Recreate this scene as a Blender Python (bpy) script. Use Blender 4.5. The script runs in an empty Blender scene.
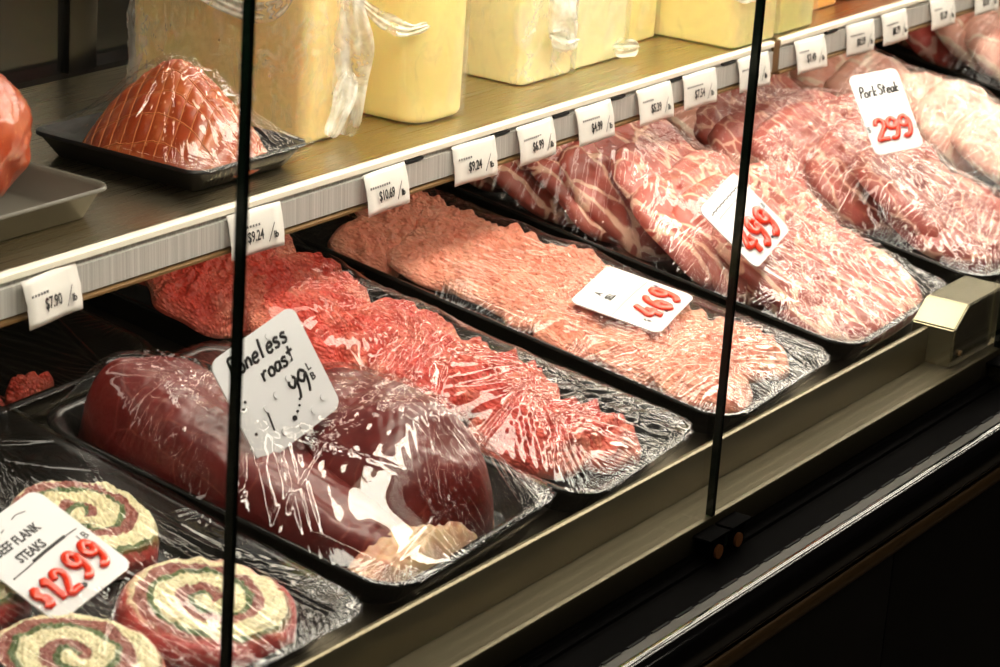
import bpy, bmesh, math, random
import numpy as np
from mathutils import Matrix, Vector
PI = math.pi
C = bpy.context.scene.collection

# ---------------------------------------------------------------- helpers
def lin(c):
    return tuple(((v/255.)/12.92 if v/255. <= .04045 else ((v/255.+.055)/1.055)**2.4) for v in c)
def rgba(c): return (*lin(c), 1.0)

class NT:
    def __init__(s, name):
        s.m = bpy.data.materials.new(name); s.m.use_nodes = True
        s.t = s.m.node_tree; s.t.nodes.clear()
        s.out = s.t.nodes.new('ShaderNodeOutputMaterial')
    def n(s, typ, props=None, **inp):
        nd = s.t.nodes.new('ShaderNode'+typ)
        for k, v in (props or {}).items(): setattr(nd, k, v)
        for k, v in inp.items():
            key = int(k[1:]) if (k[0] == 'i' and k[1:].isdigit()) else k.replace('_', ' ')
            s.put(nd.inputs[key], v)
        return nd
    def put(s, sock, v):
        if isinstance(v, bpy.types.NodeSocket): s.t.links.new(v, sock)
        elif isinstance(v, bpy.types.Node): s.t.links.new(v.outputs[0], sock)
        else: sock.default_value = v
    def obj(s, scale=(1,1,1), rot=(0,0,0), loc=(0,0,0)):
        tc = s.n('TexCoord'); mp = s.n('Mapping')
        s.t.links.new(tc.outputs['Object'], mp.inputs['Vector'])
        mp.inputs['Scale'].default_value = scale; mp.inputs['Rotation'].default_value = rot; mp.inputs['Location'].default_value = loc
        return mp.outputs[0]
    def noise(s, vec, scale, detail=4, rough=.55, dist=0, col=False):
        nd = s.n('TexNoise'); s.put(nd.inputs['Vector'], vec)
        nd.inputs['Scale'].default_value = scale; nd.inputs['Detail'].default_value = detail
        nd.inputs['Roughness'].default_value = rough; nd.inputs['Distortion'].default_value = dist
        return nd.outputs['Color' if col else 'Fac']
    def voro(s, vec, scale, feature='F1', rnd=1., out='Distance'):
        nd = s.n('TexVoronoi', {'feature': feature}); s.put(nd.inputs['Vector'], vec)
        nd.inputs['Scale'].default_value = scale; nd.inputs['Randomness'].default_value = rnd
        return nd.outputs[out]
    def math(s, op, a, b=0., c=0.):
        nd = s.n('Math', {'operation': op}); s.put(nd.inputs[0], a); s.put(nd.inputs[1], b); s.put(nd.inputs[2], c)
        return nd.outputs[0]
    def ramp(s, fac, stops, interp='LINEAR'):
        nd = s.n('ValToRGB'); s.put(nd.inputs[0], fac); cr = nd.color_ramp; cr.interpolation = interp
        while len(cr.elements) < len(stops): cr.elements.new(.5)
        for e, (p, c) in zip(cr.elements, stops):
            e.position = p; e.color = c if len(c) == 4 else (*c, 1)
        return nd.outputs[0]
    def mix(s, fac, a, b, mode='MIX'):
        nd = s.n('Mix', {'data_type': 'RGBA', 'blend_type': mode})
        s.put(nd.inputs[0], fac); s.put(nd.inputs[6], a); s.put(nd.inputs[7], b)
        return nd.outputs[2]
    def warp(s, vec, scale, amt):
        c = s.noise(vec, scale, 3, col=True)
        a = s.n('VectorMath', {'operation': 'SUBTRACT'}); s.put(a.inputs[0], c); a.inputs[1].default_value = (.5, .5, .5)
        b = s.n('VectorMath', {'operation': 'SCALE'}); s.put(b.inputs[0], a); b.inputs['Scale'].default_value = amt
        d = s.n('VectorMath', {'operation': 'ADD'}); s.put(d.inputs[0], vec); s.put(d.inputs[1], b)
        return d.outputs[0]
    def bump(s, h, dist, strength=1., nrm=None):
        nd = s.n('Bump'); s.put(nd.inputs['Height'], h); nd.inputs['Distance'].default_value = dist; nd.inputs['Strength'].default_value = strength
        if nrm is not None: s.put(nd.inputs['Normal'], nrm)
        return nd.outputs[0]
    def bsdf(s, color, rough=.5, metal=0., nrm=None, sss=0., spec=.5, coat=0., coatr=.1, aniso=0.):
        nd = s.n('BsdfPrincipled'); s.put(nd.inputs['Base Color'], color); s.put(nd.inputs['Roughness'], rough)
        nd.inputs['Metallic'].default_value = metal; nd.inputs['Specular IOR Level'].default_value = spec
        if nrm is not None: s.put(nd.inputs['Normal'], nrm)
        if sss:
            nd.inputs['Subsurface Weight'].default_value = sss; nd.inputs['Subsurface Radius'].default_value = (1, .35, .2)
            nd.inputs['Subsurface Scale'].default_value = .006
        nd.inputs['Coat Weight'].default_value = coat; nd.inputs['Coat Roughness'].default_value = coatr
        nd.inputs['Anisotropic'].default_value = aniso
        return nd.outputs[0]
    def schlick(s, f0=.04, nrm=None):
        lw = s.n('LayerWeight'); lw.inputs['Blend'].default_value = .5
        if nrm is not None: s.put(lw.inputs['Normal'], nrm)
        return s.math('MULTIPLY_ADD', s.math('POWER', lw.outputs['Facing'], 5.), 1-f0, f0)
    def done(s, sh):
        s.t.links.new(sh, s.out.inputs[0]); return s.m

def M_plain(name, c, rough=.5, metal=0., **k):
    t = NT(name); return t.done(t.bsdf(rgba(c), rough, metal, **k))

def mesh_from(name, V, F, smooth=True):
    me = bpy.data.meshes.new(name)
    V = np.asarray(V, dtype=np.float32)
    if isinstance(F, np.ndarray):
        nf, k = F.shape
        me.vertices.add(len(V)); me.vertices.foreach_set('co', V.ravel())
        me.loops.add(nf*k); me.loops.foreach_set('vertex_index', F.ravel().astype(np.int32))
        me.polygons.add(nf); me.polygons.foreach_set('loop_start', np.arange(0, nf*k, k, dtype=np.int32))
        me.update(calc_edges=True); me.validate()
    else:
        me.from_pydata(V.tolist(), [], F)
    if smooth: me.polygons.foreach_set('use_smooth', [True]*len(me.polygons))
    me.update()
    return me

def link(name, data, mat=None, parent=None, M=None):
    o = bpy.data.objects.new(name, data); C.objects.link(o)
    if mat is not None and hasattr(data, 'materials') and len(data.materials) == 0: data.materials.append(mat)
    if parent is not None: o.parent = parent
    if M is not None: o.matrix_basis = M
    return o

def tag(o, label, cat, group=None, kind=None):
    o['label'] = label; o['category'] = cat
    if group: o['group'] = group
    if kind: o['kind'] = kind
    return o

def thing(name, label, cat, M=None, group=None):
    o = bpy.data.objects.new(name, None); C.objects.link(o); o.empty_display_size = .02
    if M is not None: o.matrix_basis = M
    return tag(o, label, cat, group)

def T(x, y, z): return Matrix.Translation((x, y, z))
def RX(d): return Matrix.Rotation(math.radians(d), 4, 'X')
def RY(d): return Matrix.Rotation(math.radians(d), 4, 'Y')
def RZ(d): return Matrix.Rotation(math.radians(d), 4, 'Z')
def frame(o, ax, ay):
    ax = Vector(ax).normalized(); ay = Vector(ay); ay = (ay-ax*ay.dot(ax)).normalized(); az = ax.cross(ay)
    M = Matrix((ax, ay, az)).transposed().to_4x4(); M.translation = Vector(o); return M

def box_bm(bm, x0, x1, y0, y1, z0, z1):
    vs = [bm.verts.new(p) for p in ((x0,y0,z0),(x1,y0,z0),(x1,y1,z0),(x0,y1,z0),(x0,y0,z1),(x1,y0,z1),(x1,y1,z1),(x0,y1,z1))]
    for f in ((0,3,2,1),(4,5,6,7),(0,1,5,4),(1,2,6,5),(2,3,7,6),(3,0,4,7)): bm.faces.new([vs[i] for i in f])
def boxes(name, L, mat, parent=None, bevel=0., seg=2, M=None):
    bm = bmesh.new()
    for b in L: box_bm(bm, *b)
    if bevel: bmesh.ops.bevel(bm, geom=list(bm.edges), offset=bevel, segments=seg, profile=.6, affect='EDGES')
    me = bpy.data.meshes.new(name); bm.to_mesh(me); bm.free()
    if bevel: me.polygons.foreach_set('use_smooth', [True]*len(me.polygons))
    o = link(name, me, mat, parent, M)
    if bevel:
        try: me.set_sharp_from_angle(angle=math.radians(50))
        except Exception: pass
    return o
def extrude_profile(name, prof, x0, x1, mat, parent=None, smooth=True, sharp=35):
    """closed (y,z) profile swept along x"""
    k = len(prof)
    V = [(x0, y, z) for y, z in prof]+[(x1, y, z) for y, z in prof]
    F = [[i, (i+1) % k, k+(i+1) % k, k+i] for i in range(k)]+[list(range(k))[::-1], list(range(k, 2*k))]
    me = mesh_from(name, V, F, smooth)
    bm = bmesh.new(); bm.from_mesh(me); bmesh.ops.recalc_face_normals(bm, faces=bm.faces); bm.to_mesh(me); bm.free()
    if smooth: me.set_sharp_from_angle(angle=math.radians(sharp))
    return link(name, me, mat, parent)

def smooth_path(P, n=6):
    P = [np.array(p, float) for p in P]; out = []
    for i in range(len(P)-1):
        p0 = P[max(i-1, 0)]; p1 = P[i]; p2 = P[i+1]; p3 = P[min(i+2, len(P)-1)]
        for k in range(n):
            t = k/n
            out.append(.5*((2*p1)+(-p0+p2)*t+(2*p0-5*p1+4*p2-p3)*t*t+(-p0+3*p1-3*p2+p3)*t**3))
    out.append(P[-1]); return out
def tube_vf(P, r, V, F, ns=8, flat=1.):
    P = [Vector(p) for p in P]; base = len(V); up = Vector((0, 0, 1)); m = len(P)
    rr = r if hasattr(r, '__len__') else [r]*m
    for i, p in enumerate(P):
        d = (P[min(i+1, m-1)]-P[max(i-1, 0)])
        d = d.normalized() if d.length > 1e-9 else Vector((1, 0, 0))
        a = d.cross(up)
        if a.length < 1e-3: a = d.cross(Vector((0, 1, 0)))
        a.normalize(); b = a.cross(d).normalized()
        for k in range(ns):
            t = 2*PI*k/ns; V.append(tuple(p+a*math.cos(t)*rr[i]+b*math.sin(t)*rr[i]*flat))
    for i in range(m-1):
        for k in range(ns):
            F.append([base+i*ns+k, base+i*ns+(k+1) % ns, base+(i+1)*ns+(k+1) % ns, base+(i+1)*ns+k])
    F.append([base+k for k in range(ns)][::-1]); F.append([base+(m-1)*ns+k for k in range(ns)])

def sines(seed, n, lam, seedamp=1.):
    rg = np.random.RandomState(seed); th = rg.uniform(0, 2*PI, n); k = 2*PI/(lam*rg.uniform(.7, 1.5, n)); ph = rg.uniform(0, 2*PI, n)
    kx, ky = k*np.cos(th), k*np.sin(th)
    def f(x, y):
        r = 0
        for a, b, c in zip(kx, ky, ph): r = r+np.cos(a*x+b*y+c)
        return r/math.sqrt(n)*seedamp
    return f

TOPV = {}
def blob(w, l, h, seed=0, sq=2.4, p=4., q=2.2, edge=.06, top=.003, lam=.03, fine=.0008, flam=.008, nr=40, ns=140, bot=.25, shape=None, name='slab', extra=None):
    """closed slab/mound: superellipse outline w x l, height h, noisy"""
    rg = np.random.RandomState(seed)
    th = np.linspace(0, 2*PI, ns, endpoint=False)
    R = (np.abs(np.cos(th))**sq+np.abs(np.sin(th))**sq)**(-1./sq)
    for k in range(2, 9): R = R*(1+edge/k**.6*rg.uniform(-1, 1)*np.cos(k*th+rg.uniform(0, 6.28)))
    r = (np.linspace(0, 1, nr+1)[1:])**.8
    rr, tt = np.meshgrid(r, th, indexing='ij'); RR = R[None, :]*rr
    x = RR*np.cos(tt)*w/2; y = RR*np.sin(tt)*l/2
    f1 = sines(seed+11, 9, lam, top); f2 = sines(seed+23, 14, flam, fine)
    prof = np.maximum(1-rr**p, 0)**(1/q)
    hz = h*prof
    if shape is not None: hz = hz*shape(x/(w/2), y/(l/2))
    z = hz+(f1(x, y)+f2(x, y))*np.minimum(1, (1-rr)*6)
    if extra is not None: z = z+extra(x, y)*np.minimum(1, (1-rr)*8)
    z0 = h*(1 if shape is None else shape(np.zeros(1), np.zeros(1))[0])+(f1(0, 0)+f2(0, 0))+(extra(np.zeros(1), np.zeros(1))[0] if extra is not None else 0)
    V = [np.array([[0, 0, z0]]), np.stack([x, y, z], -1).reshape(-1, 3)]
    nb = 6; rb = np.linspace(1, 0, nb+1)[1:-1]
    rrb, ttb = np.meshgrid(rb, th, indexing='ij'); xb = R[None, :]*rrb*np.cos(ttb)*w/2; yb = R[None, :]*rrb*np.sin(ttb)*l/2
    zb = -h*bot*np.sqrt(np.maximum(0, 1-rrb**4))
    V += [np.stack([xb, yb, zb], -1).reshape(-1, 3), np.array([[0, 0, -h*bot]])]
    V = np.concatenate(V)
    F = []
    for k in range(ns): F.append([0, 1+k, 1+(k+1) % ns])
    rows = nr+len(rb)
    for i in range(rows-1):
        a = 1+i*ns; b = a+ns
        for k in range(ns): F.append([a+k, b+k, b+(k+1) % ns, a+(k+1) % ns])
    last = len(V)-1; a = 1+(rows-1)*ns
    for k in range(ns): F.append([a+k, last, a+(k+1) % ns])
    return mesh_from(name, V, F)

# ---------------------------------------------------------------- materials
def mat_steel(name, c, rough, grain=(2, 300, 300), var=.15, metal=.85, bumpd=.00015):
    t = NT(name); v = t.obj(grain); n = t.noise(v, 3, 3)
    v2 = t.obj((4, 9, 9)); n2 = t.noise(v2, 1.5, 4)
    col = t.mix(t.math('MULTIPLY', n2, var*2), rgba(c), rgba(tuple(int(x*.6) for x in c)))
    return t.done(t.bsdf(col, t.math('MULTIPLY_ADD', n, .15, rough-.07), metal, t.bump(n, bumpd, .5)))
STEEL_SHELF = mat_steel('stainless_shelf', (188, 176, 148), .28, metal=1., bumpd=.00005)
STEEL_RAIL = mat_steel('stainless_rail', (112, 104, 82), .42, metal=.8)
STEEL_BRIGHT = mat_steel('stainless_bright', (150, 144, 118), .24, (3, 3, 3), .05, .9, 0.)
def m_strip():
    t = NT('brushed_price_strip'); v = t.obj((900, 3, 3)); n = t.noise(v, 1, 2)
    col = t.ramp(n, [(.3, rgba((168, 166, 160))), (.7, rgba((205, 204, 198)))])
    return t.done(t.bsdf(col, .38, .25))
STRIP = m_strip()
WHITE_EDGE = M_plain('white_enamel', (235, 230, 212), .3)
DARKSTEEL = mat_steel('dark_steel_deck', (120, 112, 96), .42)
BLACKGLOSS = M_plain('black_gloss_bumper', (10, 9, 10), .09, spec=.6, coat=.6, coatr=.05)
BLACKSATIN = M_plain('black_satin_panel', (13, 12, 12), .75, spec=.02)
BLACKHOLE = M_plain('black_slot', (3, 3, 3), .8)
GREYVENT = M_plain('grey_vent_strip', (66, 62, 56), .5, .1)
BRONZE = M_plain('bronze_trim', (120, 92, 56), .38, .4)
KICK = M_plain('dark_kick_panel', (13, 9, 8), .5)
COPPER = M_plain('copper_bolt', (190, 122, 74), .4, .2)
BACKP = mat_steel('dark_back_panel', (52, 50, 46), .3)
TAGP = M_plain('white_tag_paper', (222, 219, 212), .55)
CARDP = M_plain('white_card', (226, 227, 229), .38, spec=.4)
INK = M_plain('black_ink', (22, 20, 20), .5)
GREYINK = M_plain('grey_ink', (90, 88, 88), .6)
RED = M_plain('red_gloss_digits', (235, 58, 30), .22, spec=.6, coat=.5)
def m_tray(name, c, rough):
    t = NT(name); v = t.obj(); n = t.noise(v, 260, 2)
    return t.done(t.bsdf(rgba(c), rough, 0, t.bump(n, .0003, .4), spec=.45))
TRAYB = m_tray('black_plastic_tray', (20, 19, 17), .25)
TRAYG = m_tray('grey_aluminium_tray', (92, 88, 78), .42)
FOAMB = m_tray('black_foam_tray', (20, 19, 18), .45)

def m_film(name='cling_film', base=.008, gain=.9, rough=.02, nb=0., white=0.):
    t = NT(name); v = t.obj()
    v1 = t.obj((22, 3.2, 8)); v2 = t.obj((3, 20, 8), (0, 0, .5))
    a = t.noise(v1, 9, 3, .6); b = t.noise(v2, 9, 3, .6); c = t.noise(v, 40, 3, .55, .6)
    h = t.math('ADD', t.math('ADD', a, t.math('MULTIPLY', b, .5)), t.math('MULTIPLY', c, .35))
    msk = t.ramp(t.noise(v, 11, 2), [(.47, (.06, .06, .06, 1)), (.62, (1, 1, 1, 1))])
    nrm = t.bump(t.math('MULTIPLY', h, msk), nb*6, .8) if nb else None
    fac = t.math('MINIMUM', t.math('MULTIPLY_ADD', t.schlick(.04, nrm), gain, base), .85)
    g = t.n('BsdfGlossy'); g.inputs['Color'].default_value = (1, 1, 1, 1); g.inputs['Roughness'].default_value = rough; nrm is not None and t.put(g.inputs['Normal'], nrm)
    tr = t.n('BsdfTransparent'); tr.inputs[0].default_value = (.985, .985, .98, 1)
    m = t.n('MixShader'); t.put(m.inputs[0], fac); t.put(m.inputs[1], tr); t.put(m.inputs[2], g)
    o = m.outputs[0]
    if white:
        d = t.n('BsdfDiffuse'); d.inputs[0].default_value = (.96, .95, .90, 1)  # white patches and ridge lines: milky crinkles, with highlights put into the colour
        wv = t.warp(t.obj((1, 1, .55)), 14, .05); rid = t.noise(wv, 13, 3, .6)
        rg_ = t.math('ABSOLUTE', t.math('SUBTRACT', t.noise(wv, 30, 4, .65, .5), .5))
        lines = t.ramp(rg_, [(.0, (white*.55, white*.55, white*.55, 1)), (.035, (0, 0, 0, 1))])
        wf = t.math('MULTIPLY', t.math('MAXIMUM', lines, t.ramp(rid, [(.52, (0, 0, 0, 1)), (.70, (white, white, white, 1))])), t.ramp(rid, [(.40, (.15, .15, .15, 1)), (.55, (1, 1, 1, 1))]))
        m2 = t.n('MixShader'); t.put(m2.inputs[0], wf); t.put(m2.inputs[1], o); t.put(m2.inputs[2], d); o = m2.outputs[0]
    return t.done(o)
FILM = m_film()
WRAP = m_film('crinkled_cheese_wrap', .05, 1.0, .08, .0003, .6)

def m_cubed(name, lean, tip, scale, coat=.04, deep=None):
    t = NT(name); v = t.obj((1, .62, 1)); w = t.warp(v, 30, .012)
    d = t.voro(w, scale, 'F1', .55)
    n = t.noise(v, 28, 4, .6); n2 = t.noise(v, 9, 3, .6)
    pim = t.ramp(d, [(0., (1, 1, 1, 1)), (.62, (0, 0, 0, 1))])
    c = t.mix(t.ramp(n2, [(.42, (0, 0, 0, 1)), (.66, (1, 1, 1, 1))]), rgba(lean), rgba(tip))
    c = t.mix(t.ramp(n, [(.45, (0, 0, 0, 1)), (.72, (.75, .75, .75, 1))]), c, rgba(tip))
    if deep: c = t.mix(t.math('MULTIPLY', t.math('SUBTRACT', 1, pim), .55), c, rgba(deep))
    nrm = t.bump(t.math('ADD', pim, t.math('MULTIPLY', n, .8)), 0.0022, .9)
    return t.done(t.bsdf(c, .5, 0, nrm, sss=.25, coat=coat, coatr=.25))
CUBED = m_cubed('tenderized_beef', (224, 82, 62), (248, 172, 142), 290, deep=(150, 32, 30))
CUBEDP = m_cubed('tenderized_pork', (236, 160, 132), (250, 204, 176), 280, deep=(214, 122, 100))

def m_marble(name, lean1, lean2, fat, scale, width=.07, stretch=(1, 1, 1), wet=.12):
    t = NT(name); v = t.obj(stretch); w = t.warp(v, 16, .05); w = t.warp(w, 60, .006)
    e = t.voro(w, scale, 'DISTANCE_TO_EDGE'); n = t.noise(v, 14, 3); nf = t.noise(v, 90, 4, .6)
    base = t.mix(t.ramp(n, [(.38, (0, 0, 0, 1)), (.64, (1, 1, 1, 1))]), rgba(lean1), rgba(lean2))
    base = t.mix(t.math('MULTIPLY', nf, .3), base, rgba(fat))
    wv = t.math('MULTIPLY', t.noise(v, 22, 2), width*2.2)
    fm = t.math('SUBTRACT', 1., t.math('DIVIDE', e, wv)); fm = t.ramp(fm, [(0, (0, 0, 0, 1)), (.45, (1, 1, 1, 1))])
    c = t.mix(fm, base, rgba(fat))
    nrm = t.bump(t.math('ADD', t.math('MULTIPLY', fm, .6), nf), .0014, .6)
    return t.done(t.bsdf(c, .4, 0, nrm, sss=.08, coat=wet, coatr=.18))
PORK = m_marble('marbled_pork', (146, 30, 30), (186, 70, 62), (236, 190, 164), 23, .050, (1.3, .55, 1))
PORKD = m_marble('dark_marbled_pork', (128, 26, 26), (172, 60, 52), (224, 172, 150), 30, .045, (1.3, .5, 1))
PORKP = m_marble('pale_pork', (228, 150, 132), (238, 178, 158), (246, 218, 196), 14, .05)
PORKR = m_marble('red_pork', (200, 52, 50), (220, 90, 84), (240, 190, 178), 14, .03)

def m_roast():
    t = NT('raw_beef_roast'); v = t.obj((1, 1, 1)); w = t.warp(v, 12, .03)
    g = t.noise(t.obj((14, 60, 60), (0, 0, .35)), 1.2, 4, .6); n = t.noise(w, 18, 4); nf = t.noise(v, 70, 3)
    c = t.mix(g, rgba((78, 16, 15)), rgba((118, 36, 32)))
    c = t.mix(t.ramp(n, [(.5, (0, 0, 0, 1)), (.7, (.6, .6, .6, 1))]), c, rgba((112, 52, 42)))
    e = t.voro(w, 20, 'DISTANCE_TO_EDGE'); c = t.mix(t.ramp(e, [(0, (.3, .3, .3, 1)), (.02, (0, 0, 0, 1))]), c, rgba((160, 90, 76)))
    return t.done(t.bsdf(c, .4, 0, t.bump(t.math('ADD', g, t.math('MULTIPLY', nf, .4)), .002, .6), sss=.08, coat=.2, coatr=.2))
ROAST = m_roast()
def m_fat(name='beef_fat', a=(222, 190, 150), b=(190, 120, 96)):
    t = NT(name); v = t.obj(); n = t.noise(v, 30, 4, .6, 1.); nf = t.noise(v, 120, 3)
    c = t.mix(t.ramp(n, [(.4, (0, 0, 0, 1)), (.7, (1, 1, 1, 1))]), rgba(a), rgba(b))
    return t.done(t.bsdf(c, .4, 0, t.bump(t.math('ADD', n, nf), .002, .6), sss=.3, coat=.3))
FAT = m_fat()

def m_roll(name, rot, pitch=.0200):
    """spiral of cheese, spinach and meat seen from above"""
    t = NT(name); v = t.obj(); w = t.warp(v, 45, .009); w = t.warp(w, 220, .0025)
    sp = t.n('SeparateXYZ'); t.put(sp.inputs[0], w); x, y = sp.outputs[0], sp.outputs[1]
    r = t.math('SQRT', t.math('ADD', t.math('MULTIPLY', x, x), t.math('MULTIPLY', y, y)))
    th = t.math('DIVIDE', t.math('ADD', t.math('ARCTAN2', y, x), rot+PI), 2*PI)
    ph = t.math('FRACT', t.math('ADD', t.math('SUBTRACT', t.math('DIVIDE', r, pitch), th), 10.))
    n = t.noise(v, 150, 3, .6); n3 = t.noise(v, 60, 3, .6)
    cheese = t.mix(n, rgba((222, 212, 158)), rgba((250, 242, 208)))
    green = t.mix(n3, rgba((44, 66, 34)), rgba((112, 134, 72)))
    meat = t.mix(n3, rgba((112, 46, 44)), rgba((176, 108, 92)))
    k = lambda a, b, ca, cb: t.mix(t.ramp(ph, [(a, (0, 0, 0, 1)), (b, (1, 1, 1, 1))]), ca, cb)
    c = k(.46, .48, cheese, green); c = k(.64, .66, c, meat); c = k(.94, .96, c, cheese)
    edge = t.ramp(t.math('ADD', r, t.math('MULTIPLY', n3, .004)), [(.0580, (0, 0, 0, 1)), (.0600, (1, 1, 1, 1))])
    red = t.mix(n3, rgba((158, 40, 40)), rgba((206, 92, 82)))
    c = t.mix(edge, c, red)
    hgt = t.math('ADD', t.ramp(ph, [(0, (.7, .7, .7, 1)), (.3, (1, 1, 1, 1)), (.42, (.4, .4, .4, 1)), (.6, (.5, .5, .5, 1)), (.64, (.1, .1, .1, 1)), (.9, (.2, .2, .2, 1)), (1, (.7, .7, .7, 1))]), t.math('MULTIPLY', n, .9))
    return t.done(t.bsdf(c, .48, 0, t.bump(hgt, .003, .8), sss=.1, coat=.15, coatr=.3))

def m_cheese(name, a, b, pits=.0, spec=.5):
    t = NT(name); v = t.obj(); n = t.noise(v, 5, 3); n2 = t.noise(v, 45, 4, .6)
    c = t.mix(n, rgba(a), rgba(b)); c = t.mix(t.math('MULTIPLY', n2, .25), c, rgba(tuple(min(255, int(x*1.06)) for x in b)))
    h = t.math('MULTIPLY', n2, .4)
    if pits:
        d = t.voro(v, 75, 'F1'); m = t.ramp(d, [(.08, (1, 1, 1, 1)), (.14, (0, 0, 0, 1))])
        gate = t.ramp(t.noise(v, 24, 2), [(.52, (0, 0, 0, 1)), (.56, (pits, pits, pits, 1))])
        m = t.math('MULTIPLY', m, gate); c = t.mix(m, c, rgba((150, 128, 70))); h = t.math('SUBTRACT', h, m)
    return t.done(t.bsdf(c, .38, 0, t.bump(h, .0012, .5), sss=.35, spec=spec, coat=.15))
CH = [m_cheese('deep_yellow_cheese', (250, 218, 150), (253, 224, 160), 1.), m_cheese('golden_cheese', (254, 224, 142), (255, 232, 160)),
      m_cheese('speckled_cheese', (252, 232, 170), (254, 238, 184), 1.), m_cheese('pale_cheese', (254, 238, 180), (255, 242, 192)),
      m_cheese('butter_cheese', (254, 230, 152), (255, 236, 168)), m_cheese('greenish_cheese', (222, 214, 134), (228, 220, 148)),
      m_cheese('orange_cheese', (214, 140, 42), (226, 156, 56)), m_cheese('red_orange_cheese', (176, 92, 34), (192, 108, 42))]
def m_ham(name, a, b, c2):
    t = NT(name); v = t.obj(); n = t.noise(v, 30, 4, .6); n2 = t.noise(v, 9, 3)
    c = t.mix(n2, rgba(a), rgba(b)); c = t.mix(t.ramp(n, [(.5, (0, 0, 0, 1)), (.72, (.7, .7, .7, 1))]), c, rgba(c2))
    sp = t.ramp(t.voro(v, 120, 'F1'), [(.1, (.4, .4, .4, 1)), (.25, (0, 0, 0, 1))]); c = t.mix(sp, c, rgba((222, 160, 110)))
    return t.done(t.bsdf(c, .34, 0, t.bump(n, .0015, .5), sss=.1, coat=.4, coatr=.2))
HAM = m_ham('smoked_ham_skin', (138, 46, 20), (184, 82, 38), (208, 122, 66))
HAMR = m_ham('roasted_ham_skin', (142, 48, 24), (172, 72, 36), (196, 100, 58))
CORD = M_plain('netting_cord', (190, 112, 62), .6)

def m_glass():
    t = NT('clear_pane_glass'); fr = t.schlick(.035)
    g = t.n('BsdfGlossy'); g.inputs['Roughness'].default_value = .0; g.inputs['Color'].default_value = (1, 1, 1, 1)
    tr = t.n('BsdfTransparent'); tr.inputs[0].default_value = (.985, .995, .985, 1)
    m = t.n('MixShader'); t.put(m.inputs[0], fr); t.put(m.inputs[1], tr); t.put(m.inputs[2], g)
    return t.done(m.outputs[0])
GLASS = m_glass()
GEDGE = M_plain('dark_green_glass_edge', (9, 22, 15), .12, spec=.6)
GEDGEL = M_plain('pale_glass_arris', (150, 146, 116), .2, spec=.6)
def emis(name, col, s):
    t = NT(name); e = t.n('Emission'); e.inputs[0].default_value = (*col, 1); e.inputs[1].default_value = s; return t.done(e.outputs[0])

# ---------------------------------------------------------------- display case
WARM = (1., .895, .76)
case = thing('display_case', 'long stainless and black refrigerated meat display case with glass front', 'display case', T(0, .3, -.85))
CI = T(0, -.3, .85)
class P:   # parent helper keeps geometry in world coordinates
    pass
def part(o, parent=case):
    o.parent = parent; o.matrix_parent_inverse = parent.matrix_basis.inverted(); return o
X0, X1 = -1.6, 3.2
TH = 9.
DK = T(0, .065, .070) @ RX(TH) @ T(0, 0, -.032)          # deck frame: origin at the front rim line
def deckz(y): return .070-.032/math.cos(math.radians(TH))+(y-.065)*math.tan(math.radians(TH))
dp = [(.046, deckz(.046)-.004), (.046, deckz(.046)-.012), (.76, deckz(.76)-.012), (.76, deckz(.76)-.004)]
part(extrude_profile('deck', dp, X0, X1, DARKSTEEL, None, False))
part(extrude_profile('ledge', [(0, .0035), (0, .0235), (.0015, .0257), (.004, .0262), (.007, .0262), (.008, .0256), (.0415, .0256), (.0415, .003)], X0, X1, STEEL_RAIL))
part(extrude_profile('front_wall', [(.0400, .0262), (.0395, .060), (.0405, .0622), (.0425, .0632), (.046, .0625), (.047, .060), (.0475, .02), (.0415, .02)], X0, X1, STEEL_RAIL))
part(extrude_profile('vent_panel', [(.002, .0032), (-.004, .0030), (-.006, .0005), (-.014, -.0005), (-.015, -.003), (-.040, -.006), (-.058, -.0085), (-.058, -.03), (.002, -.03)], X0, X1, BLACKSATIN))
part(extrude_profile('vent_strip', [(-.0455, -.0052), (-.0545, -.0063), (-.0545, -.0085), (-.0455, -.0070)], X0, X1, GREYVENT, None, False))
L = []
x = X0+.02
while x < X1: L.append((x, x+.026, -.0462, -.0440, -.0075, -.0045)); x += .037
part(boxes('vent_slots', L, BLACKHOLE))
cy, cz, r = -.056, -.026, .0185
bp = [(cy+r*math.cos(a), cz+r*math.sin(a)*1.05) for a in np.linspace(PI*.5, PI*1.45, 22)]+[(-.03, -.048), (-.03, -.01)]
part(extrude_profile('bumper', bp, X0, X1, BLACKGLOSS, None, True, 60))
bp2 = [(-.058+.007*math.cos(a), -.060+.009*math.sin(a)) for a in np.linspace(PI*.5, PI*1.5, 12)]+[(-.03, -.069), (-.03, -.051)]
part(extrude_profile('trim_strip', bp2, X0, X1, BRONZE, None, True, 60))
L = []
xs = [-1.6, -1.15, -.45, .265, .98, 1.7, 2.4, 3.2]
for a, b in zip(xs[:-1], xs[1:]): L.append((a+.001, b-.001, -.052, -.03, -.8, -.055))
part(boxes('kick_panel', L, KICK, bevel=.0015))
part(boxes('case_body', [(X0, X1, -.028, .78, -.85, -.03)], BLACKSATIN))
part(boxes('back_wall_panel', [(X0, X1, .76, .775, -.03, .262)], BACKP))
# sliding doors at the back
L = [(X0, X1, .752, .772, .80, .83)]+[(xx-.02, xx+.02, .752, .772, .262, .80) for xx in (-1.5, -.9, -.09, .045, .9, 1.9, 2.6, 3.1)]  # close pair of uprights added, standing in for grey cloth shapes beyond the doors
part(boxes('door_frame', L, BACKP, bevel=.002))
part(boxes('canopy', [(X0, X1, .0, .78, .83, .86)], BLACKSATIN, bevel=.004))
t_ = NT('dark_door_glass'); part(boxes('sliding_doors', [(X0, X1, .760, .764, .262, .80)], t_.done(t_.bsdf(rgba((22, 22, 21)), .12, 0))))

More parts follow.
